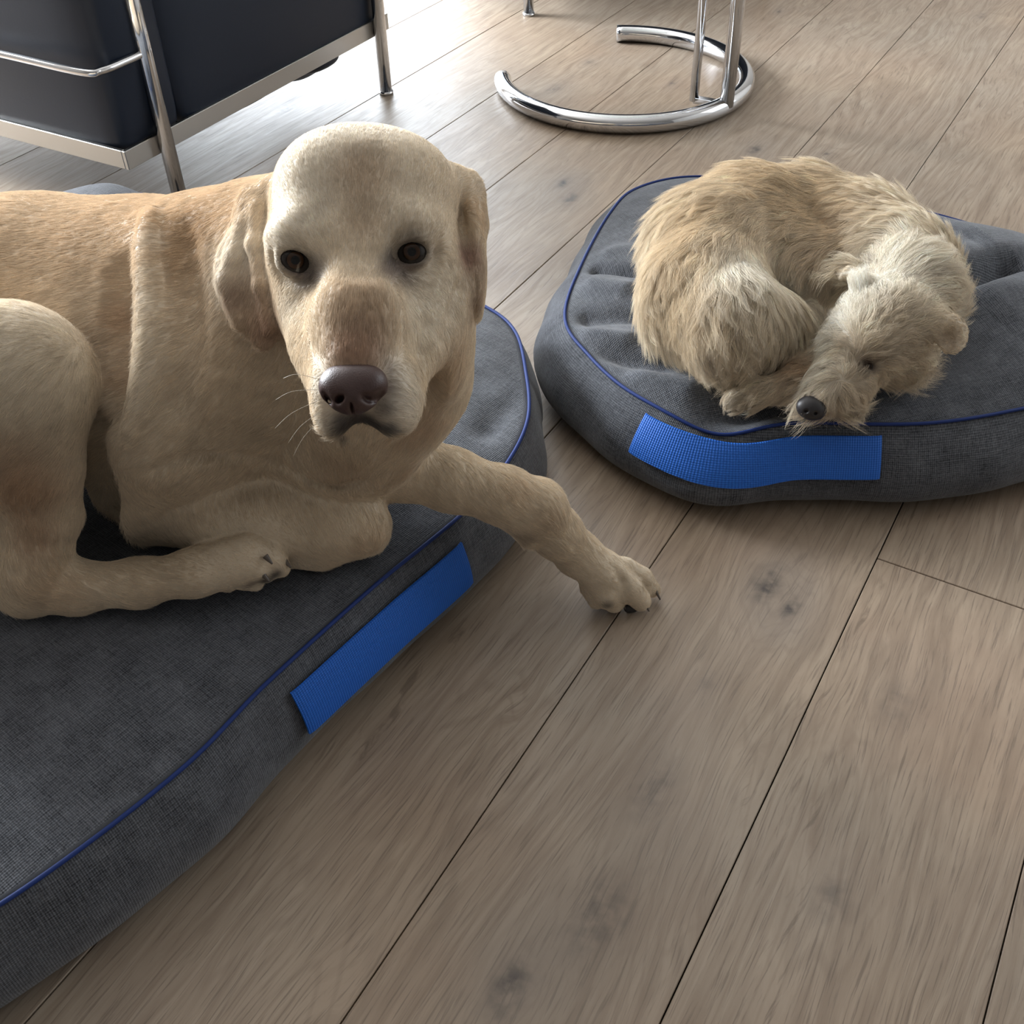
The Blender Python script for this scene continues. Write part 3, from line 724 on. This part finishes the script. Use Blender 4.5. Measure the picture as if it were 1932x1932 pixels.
# skin folds behind the shoulder
FB = list(s.pr)
def fold(pts, rpx, k, sink, op='add'):
    keep = s.pr; s.pr = FB; pts = [tuple(v) for v in catmull([V3(x, y, rpx[i] if not np.isscalar(rpx) else rpx) for i, (x, y) in enumerate(pts)], 3)]
    ts = np.array([s.surf(x, y) for x, y, _ in pts]); u_ = np.linspace(0, 1, len(ts)); ts = np.polyval(np.polyfit(u_, ts, 3), u_) + (sink if op == 'add' else -sink)
    q = [(x, y, float(t_), r_) for (x, y, r_), t_ in zip(pts, ts)]; s.pr = keep; s.chain(q, k, op)
fold([(222, 500), (228, 600), (228, 700), (214, 800)], [8, 20, 24, 14], .02, .004, 'sub')
fold([(288, 402), (284, 470), (288, 560), (288, 650), (276, 740), (246, 830)], [12, 22, 25, 26, 25, 14], .010, .002)
fold([(345, 430), (350, 560), (345, 680), (320, 770)], [6, 14, 14, 8], .02, .004, 'sub')
fold([(290, 890), (350, 865), (430, 858), (500, 878), (590, 903), (700, 915)], 9, .008, .0, 'sub')
fold([(206, 800), (200, 880), (196, 960), (204, 1030)], [8, 26, 36, 36], .020, -.022, 'sub')
# head
s.ell((690, 390, .862), 171, 143, .082, .02)
s.ell((684, 478, .845), 174, 118, .070, .02)
s.ell((600, 560, .850), 72, 120, .045, .02); s.ell((790, 545, .850), 78, 125, .048, .02)
s.ell((845, 620, .885), 45, 130, .05, .03)
s.ell((568, 438, .805), 48, 22, .018, .03, rot=.3); s.ell((772, 423, .801), 52, 22, .020, .03, rot=-.2)
s.ell((618, 350, .83), 66, 60, .040, .03); s.ell((765, 350, .83), 72, 62, .040, .03)
s.chain([(682, 555, .835, 108), (678, 640, .805, 92), (676, 715, .775, 74)], .02)
s.chain([(684, 490, .808, 48), (676, 600, .768, 56), (669, 690, .743, 48)], .03)
s.chain([(800, 560, .848, 52), (782, 640, .822, 46), (758, 705, .795, 44)], .025); s.chain([(592, 580, .848, 42), (606, 650, .82, 36), (622, 710, .795, 36)], .025)
s.ell((634, 742, .772), 45, 84, .026, .012, rot=-.12); s.ell((737, 742, .775), 60, 80, .028, .012, rot=.10)
s.chain([(690, 700, .84, 60), (688, 745, .815, 44)], .012)
s.chain([(688, 300, s.surf(688, 300, -.007), 16), (684, 400, s.surf(684, 400, -.0065), 16), (681, 500, s.surf(681, 500, -.009), 14)], .02, 'sub')
HB = list(s.pr)
# the gap between the hanging lips
s.chain([(668, 776, s.surf(668, 786, -.003), 3), (672, 800, s.surf(672, 795, -.002), 7)], .005, 'sub')
s.ell((684, 838, .765), 34, 30, .05, .008, 'sub')
def groove(pts, r_, k=.010):
    t_ = [s.surf(x, y) for x, y in pts]; s.chain([(x, y, a, r_) for (x, y), a in zip(pts, t_)], k, 'sub')
groove([(808, 612), (800, 660), (797, 720)], 7); groove([(868, 545), (856, 590), (838, 640)], 7)
# eye sockets and lids
EYES = [(557, 491), (777, 475)]
eyes = []
for (ex, ey), rr in zip(EYES, (-.32, .14)):
    t = s.surf(ex, ey)
    s.ell((ex, ey - 2, t + .009), 44, 36, .016, .012, 'sub')
    s.ell((ex, ey, t + .010), 38, 32, .0145, .006)               # lids
    s.ell((ex, ey - 22, t + .008), 38, 14, .012, .008, rot=rr)
    s.ell((ex, ey + 1, t + .000), 33, 20, .012, .003, 'sub', rot=rr)
    eyes.append(D(ex, ey, t + .0148))
# ears
s.chain([(512, 355, .865, 22), (488, 400, .872, 22), (466, 470, .878, 18)], .016)
s.ell((474, 440, .872), 30, 90, .0075, .012, rot=.06, yaw=-.35)
s.ell((456, 520, .866), 56, 80, .0055, .010, rot=.12, yaw=-.30)
s.ell((478, 578, .860), 40, 62, .0055, .012, rot=.30, yaw=-.25)
s.ell((496, 622, .856), 22, 38, .0055, .010, rot=.25, yaw=-.25)
s.chain([(484, 390, .856, 9), (478, 460, .850, 10), (490, 540, .846, 9), (507, 620, .845, 8)], .008)
s.chain([(466, 420, .862, 8), (444, 480, .861, 8), (425, 530, .863, 8), (448, 600, .860, 7)], .012)
s.chain([(511, 475, .860, 8), (516, 520, .858, 11), (534, 580, .862, 12), (556, 640, .87, 12)], .008, 'sub')
s.chain([(852, 340, .862, 26), (886, 358, .868, 18), (902, 420, .874, 16)], .014)
s.ell((890, 410, .872), 14, 76, .030, .012, rot=.10, yaw=.0); s.ell((902, 490, .870), 11, 84, .034, .010, rot=-.02, yaw=.0); s.ell((901, 552, .868), 8, 44, .020, .010, rot=-.08)
s.ell((876, 470, .872), 16, 56, .018, .012)
# nostrils area bed for the nose
V, Fs = s.mesh(.0026); V = relax(V, Fs, 3); N = vnormals(V, Fs)
def htrace(x, y):
    if not (505 < x < 870 and 380 < y < 830): return s.trace(x, y)
    keep = s.pr; s.pr = HB; p = s.trace(x, y); s.pr = keep; return p
SP = lambda x, y, r, col, a, ax=None: (htrace(x, y), r if ax is None else ax, col, a)
cream = (.78, .66, .505); tan = (.60, .42, .26); brown = (.33, .20, .12); white = (.88, .80, .68); dark = (.05, .042, .04); rust = (.42, .24, .13)
spots = [SP(420, 395, .07, tan, .55), (D(150, 420, 1.0), .16, tan, .5), (D(350, 480, .98), .10, tan, .45), (D(240, 600, .98), .06, tan, .45), (D(-300, 420, 1.1), .2, tan, .4),
         SP(350, 440, .03, (.40, .25, .13), .45), SP(225, 640, .03, rust, .35), SP(420, 600, .06, tan, .25), SP(450, 800, .08, (.55, .45, .33), .5), SP(60, 640, .09, white, .75), SP(60, 780, .08, (.60, .52, .40), .6),
         SP(45, 930, .035, rust, .7), SP(60, 1010, .022, rust, .55), SP(90, 1110, .03, tan, .45), SP(20, 860, .03, rust, .35), SP(300, 1075, .05, (.62, .50, .36), .5),
         SP(288, 450, .014, white, .5), SP(290, 510, .014, white, .5), SP(290, 570, .014, white, .5), SP(290, 630, .014, white, .45), SP(285, 690, .014, white, .4), SP(275, 750, .014, white, .35), SP(230, 600, .014, rust, .35), SP(230, 720, .014, rust, .4), SP(340, 500, .016, (.42, .28, .16), .45), SP(350, 420, .02, (.42, .28, .16), .4), SP(430, 480, .035, white, .8), SP(410, 530, .03, white, .6),  # painted light: fold crest and ear fringe whitened, creases browned as shade
         SP(690, 270, .05, white, .5), SP(580, 300, .05, white, .8), SP(540, 430, .03, white, .7), SP(680, 330, .022, (.56, .40, .26), .6), SP(684, 420, .016, (.54, .40, .27), .6), SP(770, 410, .025, white, .45),
         SP(680, 560, .026, (.46, .32, .2), .7), SP(676, 620, .030, (.40, .27, .17), .7), SP(672, 665, .022, (.26, .14, .09), .85), SP(700, 650, .02, brown, .4),
         SP(835, 560, .035, white, .55), SP(795, 600, .03, white, .5), SP(545, 580, .02, white, .6), SP(600, 720, .014, white, .9), SP(618, 800, .014, white, .7), SP(760, 720, .02, white, .8), SP(765, 780, .018, white, .85), SP(745, 745, .014, (.5, .45, .4), .3),
         SP(840, 700, .035, tan, .45), SP(800, 810, .03, (.48, .32, .2), .5),
         SP(470, 560, .03, (.42, .29, .19), .6), SP(495, 620, .022, (.34, .21, .14), .8), SP(442, 560, .014, (.26, .17, .12), .7), SP(487, 560, .010, (.30, .2, .15), .5), SP(505, 630, .012, (.25, .15, .1), .6),
         SP(905, 500, .02, (.36, .24, .16), .6), SP(905, 400, .02, tan, .5), SP(878, 480, .012, (.42, .25, .2), .8), SP(905, 570, .014, (.36, .24, .16), .7),
         SP(557, 496, .0135, dark, .98), SP(586, 512, .010, (.07, .055, .05), .9), SP(600, 524, .009, (.12, .10, .09), .6), SP(733, 508, .009, (.14, .11, .10), .6), SP(568, 520, .011, (.14, .11, .10), .8), SP(600, 500, .010, (.2, .16, .14), .5), SP(777, 480, .0135, dark, .98), SP(745, 492, .010, (.07, .055, .05), .9), SP(765, 510, .012, (.14, .10, .09), .8), SP(735, 520, .010, (.25, .18, .15), .5), SP(780, 455, .008, (.15, .12, .1), .5), SP(815, 480, .007, (.2, .16, .13), .5),
         SP(672, 798, .014, dark, .98), SP(648, 806, .011, dark, .95), SP(704, 803, .012, dark, .95), SP(725, 812, .007, dark, .8), SP(735, 808, .007, (.12, .11, .11), .8), SP(690, 792, .010, dark, .9), SP(722, 770, .009, (.12, .1, .1), .75), SP(730, 730, .008, (.16, .12, .11), .7), SP(735, 695, .008, (.2, .15, .12), .6), SP(645, 790, .008, (.1, .09, .09), .8), SP(646, 826, .005, (.09, .08, .08), .8),
         SP(985, 1015, .012, (.2, .14, .1), .5), SP(1145, 1143, .007, dark, .7), SP(1190, 1147, .006, dark, .6), SP(1040, 985, .02, (.45, .32, .2), .4), SP(980, 925, .02, tan, .35),
         SP(500, 1098, .008, dark, .9), SP(520, 1085, .007, dark, .9), SP(470, 1105, .007, (.2, .15, .12), .7), SP(300, 1005, .03, (.42, .35, .27), .4), SP(700, 1020, .02, tan, .3), SP(640, 890, .03, (.42, .28, .17), .4), SP(770, 890, .02, (.42, .28, .17), .4), SP(220, 780, .03, (.4, .3, .2), .4)]
spots = [q for q in spots if q[0] is not None]
tint = blobs(V, cream, spots)
Hc = D(685, 450, .85)
# comb directions
G = lambda x, y, r, dx, dy, dz=0.: (s.trace(x, y), r, scr(dx, dy, dz))
guides = [G(100, 450, .12, -1, .12), G(350, 450, .10, -1, .15), G(300, 650, .1, -1, .35), G(420, 450, .05, -.8, .6), G(450, 700, .08, -.4, 1), G(620, 870, .05, 0, 1), G(400, 850, .06, -.6, .8),
          G(280, 960, .05, .3, 1), G(400, 960, .05, .4, 1), G(600, 970, .05, .6, 1), G(60, 640, .08, -1, .3), G(60, 800, .08, -.2, 1), G(60, 1000, .05, .1, 1), G(150, 1110, .04, 1, .1), G(350, 1085, .04, 1, -.1), G(480, 1050, .03, 1, .3),
          G(850, 900, .05, .7, 1), G(980, 950, .04, .8, .7), G(1080, 1040, .03, 1, .8), G(1180, 1110, .03, 1, .7),
          G(690, 300, .04, 0, -1), G(600, 320, .04, -.4, -1), G(780, 320, .04, .4, -1), G(520, 400, .03, -1, -.6), G(850, 400, .03, 1, -.6), G(684, 450, .03, 0, -1), G(680, 600, .03, 0, -1), G(560, 560, .03, -.7, .3), G(810, 560, .03, .8, .4),
          G(840, 680, .05, .3, 1), G(610, 760, .02, -.8, .3), G(750, 760, .02, .9, .3), G(460, 560, .04, .1, 1), G(480, 440, .03, 0, 1), G(905, 480, .03, 0, 1), G(530, 460, .02, -.5, -.6), G(780, 430, .02, .3, -1), G(575, 440, .02, -.3, -1)]
guides = [q for q in guides if q[0] is not None]
dirs = interp_dirs(V, guides, scr(-1, .3))
press(bedL, s)
body = mesh('body', V, Fs, skin_m, lab); put_tint(body.data, tint * .8)
dh = np.linalg.norm(V - Hc, axis=1); face = np.clip((.125 - dh) / .03, 0, 1)
nose_c = D(668, 740, .75); nd = np.linalg.norm(V - nose_c, axis=1)
length = .0085 - .0045 * face
ear = np.minimum(np.linalg.norm(V - D(465, 540, .865), axis=1), np.linalg.norm(V - D(905, 480, .87), axis=1)); length -= .002 * np.clip((.05 - ear) / .03, 0, 1) * (1 - face)
for c in (D(1150, 1100, .93), D(470, 1070, 1.03)):
    length = length - (length - .003) * np.clip((.075 - np.linalg.norm(V - P(*((1150, 1100, .03) if c[0] > 0 else (470, 1070, .17))), axis=1)) / .03, 0, 1)
for ex in eyes: length = length * np.clip((np.linalg.norm(V - ex, axis=1) - .0105) / .014, .0, 1) ** .8
length = length * np.clip((nd - .012) / .03, .18, 1)
length = np.maximum(length, .0004)
dens = np.where((N @ -CF) > -.6, 1, .25) * (1 + 1.2 * face) * np.where(V[:, 0] < -.78, .15, 1)
if FUR:
    grow('fur', lab, V, Fs, N, 460000, length, dirs, tint, .26, seg=4, rad=.00015, wave=.35, jitter=.12, dens=dens, clump=.15, clump_n=14000, colv=.09)
    # ruff below the ear: its lit brightness is white tint in the spots
# eyes
for c in eyes:
    e = SDF(); e.cone(c, c + 1e-4, .0143, .0143, .001); small_eye(e, .0012, c, .0062, lab)
# nose leather with nostrils
e = SDF(); tn = s.surf(668, 725)
e.ell((667, 718, tn + .004), 57, 34, .014, .01); e.ell((664, 748, tn + .003), 40, 36, .016, .012); e.ell((633, 734, tn + .005), 26, 27, .012, .010); e.ell((701, 730, tn + .005), 26, 27, .012, .010)
for x in (640, 692): 
    e.ell((x, 752, tn - .010), 10, 6, .012, .004, 'sub', rot=.5 if x < 660 else -.4)
e.ell((618, 752, tn - .002), 10, 4, .012, .004, 'sub', rot=-.9); e.ell((712, 748, tn - .002), 13, 4, .012, .004, 'sub', rot=.7)
e.ell((664, 780, tn - .006), 2.5, 22, .01, .003, 'sub')
small_mesh('nose', e, .0011, nose_m, lab, 'brown leathery nose')
# claws
def claw(par, p, d, ln, r, sag=.5, mat=claw_m):
    d = d / np.linalg.norm(d); pts = [p - d * .004, p, p + d * ln * .5 - Z * sag * ln * .12, p + d * ln - Z * sag * ln * .55]
    path = catmull(pts, 4); n = len(path); return mesh('claw', *tube(path, np.linspace(r, r * .25, n), 8), mat, par)
for (x, y, z, dx, dy, ln) in ((1232, 1104, .022, .5, 1.0, .018), (1214, 1136, .014, .5, .8, .012), (1172, 1138, .012, .6, .7, .012), (1083, 1052, .062, .1, 1, .012)):
    claw(lab, P(x, y, z), scr(dx, dy), ln, .0034, 0.)
for (x, y, z) in ((506, 1055, .188), (500, 1088, .168), (541, 1062, .168)): claw(lab, P(x, y, z), scr(.8, .9), .006, .0032, 0.)
for (x, y, z, r) in ((1150, 1141, .008, .009), (1186, 1147, .006, .007), (515, 1086, .150, .008)):
    e = SDF(); p = P(x, y, z); e.cone(p, p + CR * .006, r * .8, r * .7, .001); small_mesh('paw_pad', e, .0015, pad_m, lab)
# whiskers
for (x, y, dx, dy, ln) in ((600, 735, -1, .1, .03), (603, 755, -1, .5, .035), (607, 775, -.9, .7, .03), (606, 790, -.8, .9, .03), (600, 715, -1, -.2, .025)):
    p = s.trace(x, y)
    if p is not None:
        d_ = scr(dx, dy, .2); mesh('whisker', *tube(catmull([p, p + d_ * ln * .6, p + d_ * ln - Z * .006], 4), .00018, 4), mat_plain('whisker_white', (.7, .65, .55), .5) if 'whisker_white' not in bpy.data.materials else bpy.data.materials['whisker_white'], lab)
print('labrador', time.time() - T0, len(V))

# ------------------------------------------------------------------ the terrier, curled up
ter = empty('terrier', tuple(P(1500, 650, .13)), 'small shaggy blond dog curled up asleep on round grey cushion', 'dog')
s = SDF()
s.chain([(1330, 560, zt(.19), 108), (1345, 476, zt(.20), 116), (1420, 434, zt(.20), 110), (1520, 428, zt(.195), 98), (1620, 460, zt(.20), 95), (1690, 510, zt(.205), 92)], .025)   # spine arc
s.chain([(1330, 545, zt(.20), 105), (1380, 600, zt(.20), 88), (1440, 600, zt(.19), 62)], .02)                                   # haunch / thigh
s.chain([(1298, 590, zt(.170), 68), (1335, 655, zt(.150), 44)], .02)
s.chain([(1460, 500, zt(.185), 95), (1560, 530, zt(.178), 85), (1600, 580, zt(.165), 60)], .02); s.chain([(1520, 610, zt(.150), 55), (1480, 660, zt(.14), 45)], .02)                                                     # flank inside the curl
s.chain([(1690, 510, zt(.205), 92), (1712, 560, zt(.21), 84), (1690, 610, zt(.205), 76)], .02)                             # neck
s.chain([(1400, 640, zt(.155), 42), (1470, 670, zt(.150), 38), (1510, 700, zt(.147), 30)], .015)                         # shank and hind foot
s.chain([(1440, 670, zt(.145), 34), (1405, 700, zt(.138), 24), (1385, 712, zt(.132), 17)], .012)
s.chain([(1600, 660, zt(.16), 45), (1500, 725, zt(.145), 30), (1430, 740, zt(.140), 22), (1390, 752, zt(.136), 20)], .012)         # front leg
for (x, y) in ((1378, 748), (1382, 762), (1396, 768)): s.chain([(1400, 754, zt(.137), 14), (x, y, zt(.131), 10)], .003)
# head
s.ell((1662, 615, zt(.205)), 84, 80, .052, .02, rot=.3)
s.ell((1625, 655, zt(.195)), 66, 62, .042, .02, rot=.3)
s.chain([(1620, 670, zt(.19), 52), (1580, 715, zt(.175), 40), (1548, 750, zt(.165), 29)], .015)
s.ell((1600, 735, zt(.160)), 50, 34, .024, .015, rot=.75)
s.ell((1700, 670, zt(.17)), 60, 46, .03, .02, rot=.5)
for (ex, ey) in ((1638, 690),):
    t = s.surf(ex, ey); s.ell((ex, ey, t), 16, 11, .008, .006, 'sub', rot=-.3)
teye = D(1640, 691, s.surf(1640, 691) + .0035)
# ears
s.ell((1606, 512, s.surf(1612, 525) - .016), 31, 19, .006, .008, rot=.25); s.chain([(1600, 508, s.surf(1612, 525) - .012, 7), (1588, 524, s.surf(1612, 525) - .006, 6)], .006); s.chain([(1630, 545, s.surf(1630, 545, .004), 20), (1612, 520, s.surf(1612, 525) - .004, 14)], .01)
te = s.surf(1755, 625)
s.chain([(1750, 610, te + .005, 26), (1785, 615, te + .004, 22)], .012); s.ell((1797, 632, te + .004), 34, 37, .007, .010, rot=-.3, yaw=.3)
s.ell((1795, 640, te - .012), 19, 21, .011, .006, 'sub', rot=-.3)
V, Fs = s.mesh(.0026); V = relax(V, Fs, 3); N = vnormals(V, Fs)
SP = lambda x, y, r, col, a: (s.trace(x, y), r, col, a)
blond = (.80, .69, .54); gold = (.68, .53, .35); pale = (.93, .88, .78)
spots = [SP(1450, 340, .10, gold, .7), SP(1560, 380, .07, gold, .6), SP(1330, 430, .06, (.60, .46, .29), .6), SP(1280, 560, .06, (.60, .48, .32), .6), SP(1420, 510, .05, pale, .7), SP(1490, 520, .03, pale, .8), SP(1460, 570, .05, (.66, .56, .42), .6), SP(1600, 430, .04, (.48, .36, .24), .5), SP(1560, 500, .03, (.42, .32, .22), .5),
         SP(1620, 560, .05, pale, .8), SP(1680, 500, .06, pale, .5), SP(1580, 620, .03, pale, .9), SP(1550, 700, .025, pale, .8), SP(1680, 630, .04, (.60, .50, .37), .5), SP(1600, 740, .03, (.64, .55, .43), .6), SP(1530, 760, .012, (.25, .22, .22), .6), SP(1640, 690, .011, (.06, .04, .035), .95), SP(1625, 684, .008, (.15, .1, .08), .7),
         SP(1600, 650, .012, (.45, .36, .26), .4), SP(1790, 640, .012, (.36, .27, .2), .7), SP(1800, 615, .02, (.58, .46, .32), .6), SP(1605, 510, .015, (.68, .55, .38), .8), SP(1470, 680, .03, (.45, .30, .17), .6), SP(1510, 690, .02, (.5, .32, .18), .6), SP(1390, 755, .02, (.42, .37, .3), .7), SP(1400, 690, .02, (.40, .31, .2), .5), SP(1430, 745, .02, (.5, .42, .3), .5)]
spots = [q for q in spots if q[0] is not None]
tint = blobs(V, blond, spots)
G = lambda x, y, r, dx, dy, dz=0.: (s.trace(x, y), r, scr(dx, dy, dz))
guides = [G(1300, 620, .05, .25, 1), G(1260, 520, .05, 0, 1), G(1270, 440, .05, -.35, 1), G(1330, 370, .05, -.8, .6), G(1430, 330, .05, -1, .15), G(1540, 350, .05, -1, -.25), G(1640, 400, .05, -1, -.5), G(1560, 420, .04, -1, .15), G(1600, 460, .04, -.8, .5), G(1540, 480, .035, -.6, 1), G(1470, 420, .04, -1, .3), G(1400, 450, .04, -.6, .8),
          G(1360, 550, .05, .1, 1), G(1420, 600, .04, .1, 1), G(1430, 500, .03, .6, .5), G(1490, 520, .03, 1, .35), G(1340, 650, .04, .2, 1), G(1720, 470, .04, .3, -1, .4), G(1760, 540, .04, 1, -.1), G(1700, 540, .03, .2, -1), G(1650, 500, .03, -.6, -.5),
          G(1650, 590, .025, .35, -1), G(1620, 560, .025, -.3, -1), G(1690, 600, .025, .7, -.6), G(1580, 600, .02, -1, -.35), G(1575, 640, .02, -1, -.1), G(1560, 690, .02, -1, 0), G(1540, 730, .015, -.8, .5), G(1720, 660, .03, 1, .5), G(1680, 710, .025, .6, 1), G(1650, 660, .015, .6, -.6), G(1610, 700, .015, .2, -1), G(1600, 745, .02, .8, .9), G(1660, 740, .02, 1, .7),
          G(1500, 715, .03, -1, .3), G(1400, 755, .02, -1, .4), G(1450, 690, .03, -.5, .8), G(1800, 630, .02, .8, .3), G(1605, 512, .01, -.6, -.3), G(1510, 620, .03, -.1, 1)]
guides = [q for q in guides if q[0] is not None]
dirs = interp_dirs(V, guides, scr(-.3, 1))
press(bedR, s)
body = mesh('body', V, Fs, skin_m, ter); put_tint(body.data, tint * .7)
length = np.full(len(V), .040)
near = lambda p, a, b: np.clip((a + b - np.linalg.norm(V - p, axis=1)) / b, 0, 1)
def setlen(p, a, b, l):
    global length
    g = near(p, a, b); length = length * (1 - g) + l * g
setlen(P(1655, 620, .2), .05, .03, .020); setlen(P(1600, 700, .18), .030, .02, .015); setlen(P(1545, 752, .17), .012, .012, .007); setlen(s.trace(1606, 512), .020, .008, .003); setlen(s.trace(1797, 632), .028, .012, .004)
setlen(P(1400, 755, .135), .02, .02, .012); setlen(teye, .008, .010, .003); setlen(P(1460, 690, .14), .03, .03, .015); setlen(P(1500, 725, .14), .02, .03, .014)
lift = np.full(len(V), .34); g = near(P(1600, 640, .2), .05, .03); lift = lift * (1 - g) + .55 * g; g = near(P(1680, 500, .2), .05, .04); lift = lift * (1 - g) + .5 * g
dens = np.where((N @ -CF) > -.6, 1, .3)
if FUR:
    grow('fur', ter, V, Fs, N, 170000, length, dirs, tint, lift, seg=7, rad=.00017, wave=.50, jitter=.16, dens=dens, clump=.68, clump_n=9000, curl=.03, colv=.14, droop=.15, lenv=.25)
e = SDF(); tn = s.surf(1532, 768)
e.ell((1531, 770, tn - .001), 29, 23, .012, .008, rot=-.3); e.ell((1522, 776, tn - .012), 4, 3, .006, .002, 'sub'); e.ell((1540, 780, tn - .012), 4, 3, .006, .002, 'sub')
small_mesh('nose', e, .001, nose_dark, ter, 'small black nose')
e = SDF(); e.cone(teye, teye + 1e-4, .0062, .0062, .001); small_eye(e, .0008, teye, .003, ter)
print('terrier', time.time() - T0, len(V))
print('done', time.time() - T0)
